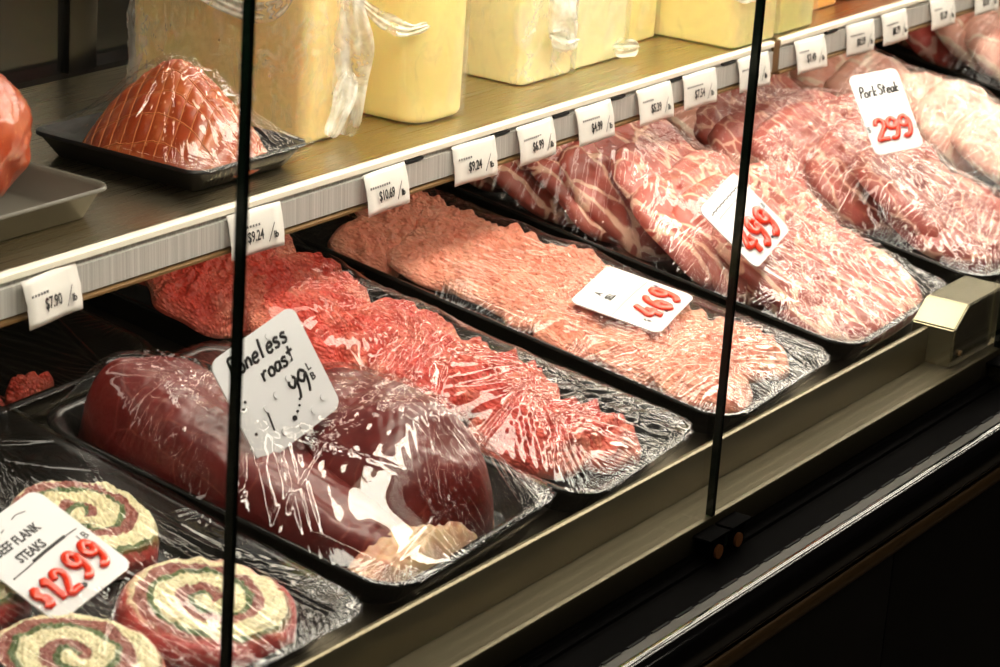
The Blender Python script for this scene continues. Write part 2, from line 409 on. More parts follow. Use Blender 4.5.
# glass front panes and clamps
JX = [-1.28, -.6400, 0., .5960, 1.26, 1.90]
lab = ['front glass pane at far left whose dark green edge crosses the ham tray', 'wide middle front glass pane between the two dark vertical joints', 'front glass pane right of the clamp, before the pork trays', 'front glass pane past the stainless corner cap at right edge', 'farthest front glass pane beyond the right edge']
for i in range(len(JX)-1):
    a, b = JX[i]+.001, JX[i+1]-.001
    g = thing('front_glass', lab[i], 'glass pane', T((a+b)/2, .0045, .004), 'front glass panes')
    w = (b-a)/2
    boxes('pane', [(-w+.0012, w-.0012, -.0031, .0031, 0, .824)], GLASS, g)
    boxes('polished_edge', [(-w, -w+.0012, -.0033, .0033, 0, .824)], GEDGE, g)
    boxes('polished_edge', [(w-.0012, w, -.0033, .0033, 0, .824)], GEDGE, g)
    boxes('edge_arris', [(-w-.0004, -w+.0014, .0033, .0045, 0, .824)], GEDGEL, g)
for i, (jx, l) in enumerate(((0., 'black bracket clamp with two copper bolts holding the middle glass joint'), (.596, 'chrome and black clamp beside the stainless corner cap at right edge'))):
    c = thing('glass_clamp', l, 'clamp', T(jx, 0, 0), 'glass joint clamps')
    boxes('clamp_body', [(-.030, -.0035, -.014, -.001, -.014, .017), (.0035, .030, -.014, -.001, -.010, .017)], BLACKSATIN if i == 0 else STEEL_BRIGHT, c, bevel=.0015)
    boxes('clamp_plate', [(-.036, -.002, -.017, .001, .017, .0195), (.002, .036, -.017, .001, .017, .0195)], BLACKSATIN, c, bevel=.0006)
    for sx in (-1, 1):
        V = []; F = []; tube_vf([(sx*.017, -.010, .004), (sx*.017, -.0165, .004)], .0062, V, F, 16)
        link('bolt', mesh_from('bolt', V, F, False), COPPER if i == 0 else STEEL_BRIGHT, c)
    V = []; F = []; tube_vf([(0, -.008, -.012), (0, -.008, .017)], .0055, V, F, 14)
    link('hinge_barrel', mesh_from('hinge_barrel', V, F), GEDGE if i == 0 else STEEL_BRIGHT, c)

# stainless corner cap on the rail at right
cap = thing('corner_cap', 'bright stainless box cap with chamfered top on the front rail at right', 'cap', T(.545, .034, .0262))
V = [(-.048, -.022, 0), (.072, -.022, 0), (.072, -.022, .060), (-.020, -.022, .060), (-.048, -.022, .040)]; V += [(x, .024, z) for x, y, z in V]
F = [[0, 1, 2, 3, 4], [9, 8, 7, 6, 5]]+[[i, i+5, (i+1) % 5+5, (i+1) % 5] for i in range(5)]
me = mesh_from('cap_shell', V, F, False); bm = bmesh.new(); bm.from_mesh(me)
bmesh.ops.recalc_face_normals(bm, faces=bm.faces); bmesh.ops.bevel(bm, geom=list(bm.edges), offset=.0014, segments=2, affect='EDGES'); bm.to_mesh(me); bm.free()
link('cap_shell', me, STEEL_BRIGHT, cap)
V = []; F = []
link('cap_screw', (lambda V, F: (tube_vf([(-.03, -.021, .012), (-.03, -.0245, .012)], .003, V, F, 10), mesh_from('cap_screw', V, F))[1])(V, F), BRONZE, cap)

# ---------------------------------------------------------------- upper shelves
SZ = .267
def shelf(x0, x1, l):
    s = thing('display_shelf', l, 'shelf', T((x0+x1)/2, .53, SZ), 'upper display shelves')
    w = (x1-x0)/2
    def pr(name, prof, mat, sharp=35): 
        o = extrude_profile(name, prof, -w, w, mat, None, True, sharp); o.parent = s; return o
    pr('shelf_top', [(-.176, 0), (.20, 0), (.20, -.004), (-.176, -.004)], STEEL_SHELF)
    pr('front_edge', [(-.176, 0.0), (-.1805, -.0006), (-.182, -.002), (-.182, -.0065), (-.179, -.0075), (-.176, -.0045)], WHITE_EDGE)
    pr('price_rail', [(-.1785, -.0075), (-.1785, -.0115), (-.181, -.0118), (-.1820, -.034), (-.177, -.0365), (-.174, -.0365), (-.174, -.0075)], STRIP)
    pr('lower_lip', [(-.174, -.033), (-.1835, -.0372), (-.1838, -.0392), (-.165, -.0425), (-.160, -.0425), (-.160, -.033)], BRONZE)  # brown-red reflection on the lip put into its colour
    return s
shelf(-1.35, .708, 'long stainless upper shelf carrying the hams and the nearer cheeses')
shelf(.724, 2.6, 'farther stainless upper shelf section behind the right glass pane')
for xx in (-1.3, -.5, .712, .736, 1.5, 2.5): part(boxes('shelf_bracket', [(xx-.004, xx+.004, .36, .76, SZ-.03, SZ-.0045)], DARKSTEEL))
part(boxes('shelf_post', [(.7085, .7235, .349, .362, SZ-.036, SZ-.002)], BRONZE))

# lamps of the case
def lamp(name, l, y, z, x0, x1, r, col, s, shade=None, flat=0):
    t = thing(name, l, 'lamp', T((x0+x1)/2, y, z), 'case lamps'); w = (x1-x0)/2
    V = []; F = []; tube_vf([(-w, 0, 0), (w, 0, 0)], r, V, F, 12)
    if flat: boxes('diffuser', [(-w, w, -flat, flat, -.008 if flat > .02 else -.005, .012 if flat > .02 else .005)], emis(name+'_glow', col, s), t, bevel=.002)
    else: link('tube', mesh_from('tube', V, F), emis(name+'_glow', col, s), t)
    V = []; F = []
    for sx in (-1, 1): tube_vf([(sx*w, 0, 0), (sx*(w+.012), 0, 0)], r*1.25, V, F, 12)
    link('end_caps', mesh_from('end_caps', V, F), WHITE_EDGE, t)
    if shade: boxes('reflector', [(-w, w, *shade)], WHITE_EDGE, t)
    return t

# ---------------------------------------------------------------- text and glyphs
def text_mesh(s, size, bold=0.):
    cu = bpy.data.curves.new('lettering', 'FONT'); cu.body = s; cu.size = size; cu.align_x = 'CENTER'; cu.align_y = 'CENTER'
    cu.extrude = .00012; cu.offset = bold; cu.resolution_u = 2
    o = bpy.data.objects.new('lettering', cu); C.objects.link(o)
    dg = bpy.context.evaluated_depsgraph_get(); me = bpy.data.meshes.new_from_object(o.evaluated_get(dg))
    bpy.data.objects.remove(o); me.materials.clear(); return me
def text(s, size, x, y, parent, mat=INK, rot=0, bold=0., sx=1., name='lettering', z=.0006):
    me = text_mesh(s, size, bold)
    o = link(name, me, mat, parent, T(x, y, z) @ RZ(rot) @ Matrix.Diagonal((sx, 1, 1, 1))); return o
G = {  # hand drawn strokes, unit box 0..0.6 by 0..1
 '1': [[(.12, .8), (.32, .98), (.34, .5), (.32, .02)]],
 '2': [[(.05, .75), (.12, .95), (.35, 1.), (.53, .85), (.48, .6), (.22, .3), (.02, .03), (.3, .04), (.6, .02)]],
 '4': [[(.42, .98), (.2, .65), (.02, .4), (.3, .36), (.62, .38)], [(.45, .65), (.44, .35), (.42, .0)]],
 '6': [[(.5, .95), (.25, .85), (.08, .5), (.08, .2), (.28, .0), (.5, .12), (.5, .38), (.3, .5), (.12, .38)]],
 '9': [[(.5, .8), (.35, .98), (.12, .92), (.04, .7), (.18, .52), (.4, .56), (.52, .76), (.52, .45), (.42, .15), (.2, .0), (.06, .1)]],
 '$': [[(.42, .8), (.22, .86), (.1, .7), (.22, .54), (.4, .42), (.36, .22), (.18, .16), (.04, .26)], [(.25, 1.), (.25, .02)]],
}
def strokes(chars, parent, x, y, h, adv, r, mat=RED, name='price_digits', tilt=0, z=.002, dy=0.):
    V = []; F = []; i = 0
    for c in chars:
        if c == ' ': i += .5; continue
        for st in G[c]:
            Pp = [(x+i*adv+px*h*.85+py*h*tilt, y+py*h+dy*i, z) for px, py in st]
            tube_vf([tuple(q) for q in smooth_path(Pp, 5)], r, V, F, 8, .55)
        i += 1
    return link(name, mesh_from(name, V, F), mat, parent)
def scrawl(paths, parent, r, mat=INK, name='handwriting', z=.0008):
    V = []; F = []
    for p in paths:
        tube_vf([tuple(q) for q in smooth_path([(a, b, z) for a, b in p], 5)], r, V, F, 6, .35)
    return link(name, mesh_from(name, V, F), mat, parent)
def dots(L, parent, r, mat=INK, name='ink_dots', h=.0012):
    V = []; F = []
    for (a, b, k) in L: tube_vf([(a, b, .0003), (a, b, h)], r*k, V, F, 10)
    return link(name, mesh_from(name, V, F, False), mat, parent)
def card(label, ctr, ax, ay, w, h, r=.009, lift=0.):
    M = frame(ctr, ax, ay) @ T(0, 0, lift)
    t = thing('price_card', label, 'price card', M, 'price cards on the film')
    P2 = []
    for cx, cy, a0 in ((w/2-r, h/2-r, 0), (-w/2+r, h/2-r, 90), (-w/2+r, -h/2+r, 180), (w/2-r, -h/2+r, 270)):
        for k in range(7):
            a = math.radians(a0+k*15); P2.append((cx+r*math.cos(a), cy+r*math.sin(a)))
    n = len(P2); V = [(x, y, -.0008) for x, y in P2]+[(x, y, .0004) for x, y in P2]
    F = [list(range(n))[::-1], list(range(n, 2*n))]+[[i, (i+1) % n, n+(i+1) % n, n+i] for i in range(n)]
    link('card_sheet', mesh_from('card_sheet', V, F, False), CARDP, t)
    return t

# ---------------------------------------------------------------- trays, film
def rrect(w, l, r, z, n=7):
    out = []
    for cx, cy, a0 in ((w/2-r, l/2-r, 0), (-w/2+r, l/2-r, 90), (-w/2+r, -l/2+r, 180), (w/2-r, -l/2+r, 270)):
        for k in range(n+1):
            a = math.radians(a0+k*90/n); out.append((cx+r*math.cos(a), cy+r*math.sin(a), z))
    return out
def tray_mesh(w, l, d, r=.03, flare=.014, lip=.006, th=.002, name='tray_shell'):
    rings = [rrect(w-2*lip-2*flare-.004, l-2*lip-2*flare-.004, r-.006, 0.0), rrect(w-2*lip-2*flare+.0, l-2*lip-2*flare+.0, r-.003, .0012),
             rrect(w-2*lip-.002, l-2*lip-.002, r, d-.004), rrect(w-lip*.9, l-lip*.9, r+.002, d-.003), rrect(w, l, r+.003, d-.002), rrect(w-.0006, l-.0006, r+.003, d+.0006), rrect(w-.002, l-.002, r+.003, d+.001),
             rrect(w-2*lip+.001, l-2*lip+.001, r, d), rrect(w-2*lip-2*th, l-2*lip-2*th, r-.002, d-.003), rrect(w-2*lip-2*flare-th, l-2*lip-2*flare-th, r-.005, .004), rrect(w-2*lip-2*flare-.012, l-2*lip-2*flare-.012, r-.01, .0028)]
    n = len(rings[0]); V = [p for R_ in rings for p in R_]; F = []
    for i in range(len(rings)-1):
        for k in range(n): F.append([i*n+k, i*n+(k+1) % n, (i+1)*n+(k+1) % n, (i+1)*n+k])
    F.append(list(range(n))[::-1]); F.append([(len(rings)-1)*n+k for k in range(n)])
    me = mesh_from(name, V, F); bm = bmesh.new(); bm.from_mesh(me); bmesh.ops.recalc_face_normals(bm, faces=bm.faces); bm.to_mesh(me); bm.free()
    me.set_sharp_from_angle(angle=math.radians(60)); return me

def film_mesh(w, l, d, items, seed, packets=90, step=.0012, peaks=(), r=.03, amp=1., rimz=None, extra=(), tension=260, corner=1.):
    """items: list of (N,3) vertex arrays in tray coordinates. Solves a taut membrane resting on them."""
    rg = np.random.RandomState(seed); rimz = d+.0016 if rimz is None else rimz
    cs = .003; nu, nv = int(w/cs)+1, int(l/cs)+1
    vv = np.linspace(-l/2, l/2, nv); ss = np.linspace(-1, 1, nu)
    def hw(v):
        e = np.maximum(0, np.abs(v)-(l/2-r)); return w/2-r+np.sqrt(np.maximum(0, r*r-e*e))
    H = hw(vv)
    obs = np.full((nv, nu), -1.)
    for A in items:
        jv = np.clip(np.round((A[:, 1]+l/2)/cs).astype(int), 0, nv-1)
        ju = np.clip(np.round((A[:, 0]/H[jv]+1)/2*(nu-1)).astype(int), 0, nu-1)
        ok = (np.abs(A[:, 0]) < w/2-.006) & (np.abs(A[:, 1]) < l/2-.006)
        np.maximum.at(obs, (jv[ok], ju[ok]), A[ok, 2]+.0022)
    for (px, py, pz) in peaks:
        jv = int(round((py+l/2)/cs)); ju = int(round((px/H[np.clip(jv, 0, nv-1)]+1)/2*(nu-1)))
        if 0 < jv < nv-1 and 0 < ju < nu-1: obs[jv-1:jv+2, ju-1:ju+2] = np.maximum(obs[jv-1:jv+2, ju-1:ju+2], pz)
    for _ in range(2):
        p = np.pad(obs, 1, mode='edge'); obs = np.max([p[i:i+nv, j:j+nu] for i in range(3) for j in range(3)], axis=0)
    low = np.maximum(obs, rimz-.02)
    for _ in range(14):
        p = np.pad(low, 1, mode='edge'); low = (p[:-2, 1:-1]+p[2:, 1:-1]+p[1:-1, :-2]+p[1:-1, 2:]+p[1:-1, 1:-1]*2)/6
    obs = np.where(obs > 0, np.maximum(low, obs-.0015), -1.)
    h = np.full((nv, nu), rimz)
    h = np.maximum(h, obs); h[0] = h[-1] = rimz; h[:, 0] = h[:, -1] = rimz
    # multigrid-ish: start from the obstacle hull, then relax with over-relaxation
    for it in range(tension*3):
        avg = .25*(h[:-2, 1:-1]+h[2:, 1:-1]+h[1:-1, :-2]+h[1:-1, 2:])
        h[1:-1, 1:-1] = np.maximum(np.maximum(avg, obs[1:-1, 1:-1]), rimz-.004)
    for it in range(14):
        h[1:-1, 1:-1] = .5*h[1:-1, 1:-1]+.125*(h[:-2, 1:-1]+h[2:, 1:-1]+h[1:-1, :-2]+h[1:-1, 2:])
    gy, gx = np.gradient(h, cs)
    NU, NV = int(w/step), int(l/step)
    S = np.linspace(-1, 1, NU); Vv = np.linspace(-l/2, l/2, NV)
    fi = (Vv+l/2)/(l)*(nv-1); fj = (S+1)/2*(nu-1)
    i0 = np.minimum(fi.astype(int), nv-2); j0 = np.minimum(fj.astype(int), nu-2); a = (fi-i0)[:, None]; b = (fj-j0)[None, :]
    Z = (1-a)*(1-b)*h[i0][:, j0]+a*(1-b)*h[i0+1][:, j0]+(1-a)*b*h[i0][:, j0+1]+a*b*h[i0+1][:, j0+1]
    for _ in range(16): Z[1:-1, 1:-1] = .4*Z[1:-1, 1:-1]+.15*(Z[:-2, 1:-1]+Z[2:, 1:-1]+Z[1:-1, :-2]+Z[1:-1, 2:])
    Hf = hw(Vv)[:, None]; X = S[None, :]*Hf; Y = np.repeat(Vv[:, None], NU, 1)
    W = np.zeros_like(Z)
    def packet(cx, cy, ang, Ls, Ws, lam, am, sharp=True):
        R_ = max(Ls, Ws)*2.3
        iv = slice(max(0, int((cy-R_+l/2)/step)), min(NV, int((cy+R_+l/2)/step)+1))
        if iv.stop <= iv.start: return
        x = X[iv]-cx; y = Y[iv]-cy
        u = x*math.cos(ang)+y*math.sin(ang); q = -x*math.sin(ang)+y*math.cos(ang)
        q = q+.05*lam*np.sin(u/Ls*1.5+cx*900)
        c = np.cos(2*PI*q/lam)
        if sharp and lam > .0085: c = .6*c+.4*(1-2*np.abs(np.sin(PI*q/lam)))
        W[iv] += am*amp*np.exp(-(u/Ls)**2-(q/Ws)**2)*c
    for k in range(packets):
        if k % 9 == 0 or k == 0: hx, hy = rg.uniform(-w/2, w/2)*.85, rg.uniform(-l/2, l/2)*.9
        cx, cy = (rg.uniform(-w/2, w/2)*.92, rg.uniform(-l/2, l/2)*.95) if k % 4 == 0 else (np.clip(hx+rg.normal(0, .016), -w/2*.95, w/2*.95), np.clip(hy+rg.normal(0, .022), -l/2*.95, l/2*.95))
        jv = int(np.clip((cy+l/2)/cs, 1, nv-2)); ju = int(np.clip((cx/H[jv]+1)/2*(nu-1), 1, nu-2))
        g = math.hypot(gx[jv, ju], gy[jv, ju])
        ang = math.atan2(gy[jv, ju], gx[jv, ju])+rg.normal(0, .12) if g > .08 else PI/2+rg.normal(0, .25)
        if rg.rand() < .10: ang = rg.uniform(0, PI)
        big = rg.rand() < .25
        Ls = rg.uniform(.03, .12); lam = rg.uniform(.0055, .010) if not big else rg.uniform(.010, .020)
        packet(cx, cy, ang, Ls, lam*rg.choice([.42, .5, .6, 1.4, 2.6]), lam, lam*rg.uniform(.03, .15))
    for e in extra: packet(*e)
    # short pleats at the rim
    for k in range(int(packets*.55)+18):
        side = rg.randint(4); t = rg.uniform(-1, 1)
        if side < 2: cx, cy, ang = (1 if side else -1)*(w/2-.008), t*l/2*.95, rg.normal(0, .4)
        else: cx, cy, ang = t*w/2*.85, (1 if side == 3 else -1)*(l/2-.008), PI/2+rg.normal(0, .4)
        lam = rg.uniform(.004, .007); packet(cx, cy, ang, rg.uniform(.006, .018), rg.uniform(.004, .016), lam, lam*rg.uniform(.04, .09)*corner)
    f = sines(seed+5, 10, .05, .0003); W = W+f(X, Y)
    edge = np.minimum(1, np.minimum((1-np.abs(S))[None, :]*w/2, (l/2-np.abs(Vv))[:, None])/.006)
    Z = Z+W*(.15+.85*edge)
    V = np.stack([X, Y, Z], -1).reshape(-1, 3)
    idx = np.arange(NU*NV).reshape(NV, NU)
    F = np.stack([idx[:-1, :-1], idx[:-1, 1:], idx[1:, 1:], idx[1:, :-1]], -1).reshape(-1, 4)
    # skirt folded down over the rim
    per = np.concatenate([idx[0, :], idx[1:, -1], idx[-1, -2::-1], idx[-2:0, 0]])
    base = V[per]; n = len(per); loops = [per]; newV = [V]; off = len(V)
    dirs = base[:, :2].copy(); ln = np.linalg.norm(dirs/np.array([w/2, l/2]), axis=1)
    s = np.arange(n)*step
    wv = np.cos(s/.0045*2*PI/1.7+np.sin(s*70)*2)*.0007+np.cos(s/.009*2)*.0005
    for (o_, z_) in ((.0035, -.0005), (.0038, -.0035), (.0005, -.010), (-.007, -d*.6), (-.0125, -d+.002)):
        k = (1+o_/np.maximum(np.abs(base[:, 0]).max(), .01)); 
        q = base.copy(); q[:, 0] = base[:, 0]*(1+(o_+wv)/(w/2)); q[:, 1] = base[:, 1]*(1+(o_+wv)/(l/2)); q[:, 2] = rimz+z_
        newV.append(q); loops.append(np.arange(off, off+n)); off += n
    FF = [F]
    for A, B in zip(loops[:-1], loops[1:]):
        FF.append(np.stack([A, B, np.roll(B, -1), np.roll(A, -1)], -1))
    return mesh_from('film', np.concatenate(newV), np.concatenate(FF))

class Tray:
    """a tray standing on the sloping deck (or a flat shelf); collects what lies in it so that the film can rest on it"""
    def __init__(s, label, x, v, rot, w, l, d=.032, base=None, mat=None, group='black meat trays on the lower deck', lip=.006, flare=.014, r=.03):
        s.w, s.l, s.d, s.r = w, l, d, r
        s.M = (DK if base is None else base) @ T(x, v, 0) @ RZ(rot)
        s.o = thing('meat_tray', label, 'tray', s.M, group)
        link('tray_shell', tray_mesh(w, l, d, r, flare, lip), mat or TRAYB, s.o); s.items = []
    def put(s, name, me, mat, label, cat, group, x, y, z, rx=0, ry=0, rz=0):
        L = T(x, y, z) @ RZ(rz) @ RX(rx) @ RY(ry)
        o = link(name, me, mat, None, s.M @ L); tag(o, label, cat, group)
        A = np.empty(len(me.vertices)*3, np.float32); me.vertices.foreach_get('co', A); A = A.reshape(-1, 3)
        Lm = np.array(L); s.items.append(A @ Lm[:3, :3].T+Lm[:3, 3]); return o
    def film(s, seed, **k):
        me = film_mesh(s.w+.002, s.l+.002, s.d, s.items, seed, r=s.r+.003, **k)
        return link('film', me, FILM, s.o)

ORD = ['first', 'second', 'third', 'fourth', 'fifth', 'sixth', 'seventh', 'eighth', 'ninth', 'tenth', 'eleventh', 'twelfth', 'thirteenth', 'fourteenth']

# --- A: flank steak pinwheels, front left
A = Tray('black tray of stuffed steak pinwheels at the lower left corner', -.546, .19, -.5, .27, .40)
GR = 'stuffed steak pinwheels'
rolls = [(.052, -.118, 10, .136, 'large pinwheel nearest the rail, cut by the dark glass joint'), (-.078, -.112, 150, .130, 'pinwheel at the bottom left corner below the price card'),
         (.068, .018, 250, .120, 'pinwheel half hidden behind the red and white flank steak card'), (-.064, .022, 60, .126, 'pinwheel left of the card at the picture edge'),
         (-.02, .118, 300, .10, 'rear pinwheel under the film above the flank steak card')]
for i, (x, y, rt, dm, l) in enumerate(rolls):
    me = blob(dm, dm*.93, .024, 40+i, 2.1, 12, 2.5, .035, .0016, .02, .0009, .004, 70, 220, .05, name='steak_pinwheel')
    A.put('steak_pinwheel', me, m_roll('pinwheel_spiral', math.radians(rt), .030), l, 'meat roll', GR, x, y, .0055, 0, 0, rt)
me = blob(.10, .045, .034, 66, 2.4, 4, 2.2, .1, .004, .02, .002, .006, name='beef_piece')
A.put('beef_piece', me, CUBED, 'small red tenderized piece at the rear of the pinwheel tray', 'meat', None, -.01, .172, .006)
A.film(101, packets=62, extra=[(.035, .03, PI/2+.0, .10, .018, .0085, .0010), (.09, -.10, PI/2, .07, .02, .007, .0007), (-.05, -.05, PI/2, .08, .02, .008, .0008)])

# --- B: roasts
B = Tray('black tray holding the two dark beef roasts', -.272, .168, 3.4, .248, .345)
def sh_left(x, y): return np.clip(.66+.40*y-.12*x, .25, 1.2)
me = blob(.140, .285, .086, 3, 3.0, 7, 2.6, .05, .002, .06, .0005, .010, 60, 200, .05, sh_left, name='beef_roast')
B.put('beef_roast', me, ROAST, 'dark red beef roast left of the boneless roast card', 'roast', 'beef roasts', -.042, .012, .006, 0, 0, 6)
def sh_right(x, y): return np.clip(1.-.22*y+.12*x, .3, 1.2)
me = blob(.144, .248, .086, 7, 2.3, 2.6, 1.8, .06, .003, .06, .0005, .010, 60, 200, .05, sh_right, name='beef_roast')
B.put('beef_roast', me, ROAST, 'glossy domed beef roast right of the card with white glint', 'roast', 'beef roasts', .040, -.030, .006, 0, 0, -12)
me = blob(.18, .055, .026, 8, 2.5, 3, 2, .1, .003, .03, .001, .01, name='fat_trim')
B.put('fat_trim', me, FAT, 'tan strip of fat along the front of the domed roast', 'fat strip', None, -.010, -.128, .006)
BI = B.M.inverted()
pk = BI @ Vector((-.362, .226, .166))
ex = []
for k, (dx, dy) in enumerate([(.02, -.09), (.05, -.09), (.08, -.075), (.10, -.05), (.11, -.025), (.12, -.005)]):
    a_ = math.atan2(dy, dx); ex.append((-.118+dx*.55, .152+dy*.55, a_, .045, .006, .011, .0011))
B.film(102, packets=62, peaks=[(pk.x, pk.y, pk.z)], extra=ex)

# --- B2: tray behind the roasts, mostly empty
B2 = Tray('dark tray under film behind the roasts with a few beef scraps', -.362, .505, 2, .27, .30)
for i, (x, y, l) in enumerate([(-.04, -.115, 'brown beef scrap at the left of the nearly empty tray'), (.02, -.110, 'red beef scrap nearer the roast in the nearly empty tray')]):
    me = blob(.05, .03, .016, 70+i, 2, 3, 2, .2, .003, .012, .001, .005, 20, 80, name='beef_scrap')
    B2.put('beef_scrap', me, CUBED, l, 'meat', 'beef scraps', x, y, .005)
B2.film(103, packets=60)
# --- A2: tray behind the pinwheels
A2 = Tray('empty black tray behind the pinwheels at the left picture edge', -.69, .57, 0, .27, .30)
A2.film(104, packets=40)

# --- C: red tenderized beef
Ct = Tray('long black tray of red tenderized beef steaks', -.052, .272, 4.5, .210, .57)
cs_ = [(-.010, .215, .150, .13, .040), (.035, .165, .13, .12, .044), (-.035, .120, .145, .13, .040), (.018, .072, .13, .12, .040), (-.020, .020, .15, .12, .036), (.016, -.035, .135, .115, .034), (-.002, -.085, .14, .11, .030), (.026, -.135, .13, .11, .024), (.000, -.190, .13, .10, .014), (.034, -.212, .12, .09, .010)]
for i, (x, y, w, l, z) in enumerate(cs_[::-1]):
    me = blob(w*.95, l, .022, 200+i, 2.3, 3.2, 2, .10, .0042, .022, .0012, .007, 50, 160, .25, name='cubed_steak')
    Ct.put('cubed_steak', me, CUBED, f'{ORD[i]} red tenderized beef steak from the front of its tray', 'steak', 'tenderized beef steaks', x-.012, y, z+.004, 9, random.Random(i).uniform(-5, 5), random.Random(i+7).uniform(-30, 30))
Ct.film(105, packets=62, extra=[(.065, -.16, PI/2+.35, .05, .02, .0052, .00045), (.07, -.03, PI/2+.1, .07, .012, .006, .0004), (.085, .06, PI/2, .09, .01, .008, .0005)])

# --- D: pale tenderized pork
Dt = Tray('long black tray of pale pink tenderized pork cutlets', .205, .272, 3.0, .232, .565)
k = 0; rr = random.Random(4)
ds = []
for row in range(8):
    y = -.218+row*.058
    ds.append((-.038+rr.uniform(-.01, .01), y, .115, .10, .012+.002*(row % 2)+.010)); ds.append((.040+rr.uniform(-.01, .01), y+(.004 if row == 0 else .024), .11, .095, .018+.010))
ds = ds[:14]
for i, (x, y, w, l, z) in enumerate(ds):
    me = blob(w, l, .018, 300+i, 2.3, 3, 2, .09, .0035, .02, .0010, .007, 44, 140, .25, name='pork_cutlet')
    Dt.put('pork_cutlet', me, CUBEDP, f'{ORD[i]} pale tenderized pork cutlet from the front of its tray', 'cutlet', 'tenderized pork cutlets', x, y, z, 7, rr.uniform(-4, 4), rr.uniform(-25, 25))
Dt.film(106, packets=62, amp=1., extra=[(-.045, -.01, PI/2+.04, .11, .030, .0075, .0008), (.05, -.03, PI/2-.03, .09, .02, .007, .0007), (.095, .0, PI/2, .2, .008, .010, .0008)])

# --- E: marbled pork steaks
def slices(tr, n, y0, dy, w, l, th, mat, name, lab_, cat, grp, seed, tilt=34, z=.012, x=0., xj=.008, rz=5, sq=2.5, mats=None, zend=0.):
    rr = random.Random(seed)
    for i in range(n):
        me = blob(w*rr.uniform(.94, 1.05), l*rr.uniform(.92, 1.06), th, seed*10+i, sq, 7, 2.4, .06, .0022, .03, .0006, .008, 36, 150, .3, name=name)
        t = tilt*rr.uniform(.9, 1.1)*(.45 if i == 0 else .8 if i == 1 else 1)
        m = mats[i] if mats else mat
        tr.put(name, me, m, lab_(i), cat, grp, x+rr.uniform(-xj, xj), y0+i*dy, z+l*.5*math.sin(math.radians(t)), t, rr.uniform(-7, 7), rr.uniform(-rz, rz))
E_ = Tray('black tray heaped with marbled pork steaks under the slanted price card', .478, .270, 3.0, .262, .545)
slices(E_, 10, -.190, .046, .222, .165, .018, PORK, 'pork_steak', lambda i: f'{ORD[i]} marbled pork steak from the front of the heaped tray', 'pork steak', 'marbled pork steaks', 31, 29, sq=3.2)
E_.film(107, packets=150, amp=1.5, extra=[(.04, .02, PI/2-.25, .09, .03, .008, .0009), (.09, -.10, PI/2, .06, .02, .007, .0009), (-.02, -.16, PI/2+.3, .06, .05, .009, .001), (-.07, .05, .5, .05, .05, .012, .0012)])
# --- F: darker pork
Ft = Tray('black tray heaped with darker pork steaks under the upright card', .79, .270, 2.0, .270, .55)
slices(Ft, 9, -.185, .050, .235, .160, .022, PORKD, 'pork_steak', lambda i: f'{ORD[i]} dark pork steak from the front of the far heaped tray', 'pork steak', 'darker pork steaks', 32, 28, sq=3.,
       mats=[PORKD]*5+[PORKD, PORKP, PORKR, PORKP])
Ft.film(108, packets=140, amp=1.5, extra=[(-.03, .06, PI/2-.3, .09, .05, .009, .001), (.08, .10, PI/2, .12, .035, .010, .0012), (-.09, -.02, PI/2, .1, .02, .008, .001)])
# --- G, H, I: pale pork further away
Gt = Tray('black tray of pale pork chops behind the pork steak card', 1.080, .275, 1.0, .25, .55)
slices(Gt, 8, -.17, .055, .18, .13, .024, PORKP, 'pork_chop', lambda i: f'{ORD[i]} pale pork chop from the front, in the tray past the card', 'pork chop', 'pale pork chops', 33, 26)
Gt.film(109, packets=90, extra=[(-.08, .0, PI/2, .16, .03, .011, .0012), (.02, -.1, PI/2, .12, .03, .010, .001)])
Ht = Tray('farthest full tray of pale pork beyond the bare metal gap', 1.475, .275, 0., .27, .55)
slices(Ht, 8, -.17, .055, .20, .14, .028, PORKP, 'pork_chop', lambda i: f'{ORD[i]} pale pork chop from the front, in the tray beyond the gap', 'pork chop', 'far pale pork chops', 34, 30,
       mats=[PORKP]*6+[PORKR, PORK])
Ht.film(110, packets=80)
It = Tray('last tray of reddish pork cuts at the upper right picture corner', 1.775, .275, 0., .27, .55)
slices(It, 6, -.10, .065, .20, .14, .030, PORK, 'pork_chop', lambda i: f'{ORD[i]} reddish pork cut from the front, in the last tray', 'pork chop', 'reddish pork cuts', 35, 34, mats=[PORKP, PORKP, PORK, PORKR, PORKR, PORK])
It.film(111, packets=90)

# metal divider bars lying on the deck
def divider(x, l):
    o = boxes('deck_divider', [(-.028, .028, -.27, .27, 0, .034)], mat_steel('divider_steel', (128, 116, 98), .35), None, .004, 2, DK @ T(x, .28, 0)); tag(o, l, 'divider', 'deck dividers')
divider(1.268, 'grey metal divider bar between the two far pale pork trays')

# ---------------------------------------------------------------- cards
c = card('white card reading beef flank steaks with red 12.99 on the pinwheel tray', (-.5659, .2269, .108), (.9822, .0606, .1777), (-.1294, .9042, .4071), .085, .093)
text('BEEF FLANK', .0105, -.006, .0215, c, sx=.8, bold=.0003); text('STEAKS', .0105, -.006, .0085, c, sx=.8, bold=.0003)
scrawl([[(-.036, -.001), (-.01, .0006), (.012, .0025), (.036, .002)]], c, .0005, name='underline'); scrawl([[(-.012, .0012), (.004, .0022), (.024, .0026)]], c, .0013, name='underline')
strokes('$12', c, -.0385, -.036, .021, .0118, .0031); strokes('99', c, .004, -.033, .023, .0175, .0033); dots([(-.0005, -.036, 1)], c, .0022)
text('LB', .009, .034, -.006, c, name='unit_lettering')
scrawl([[(-.01, .033), (-.006, .034)], [(.006, .037), (.012, .038), (.02, .036)]], c, .0004)

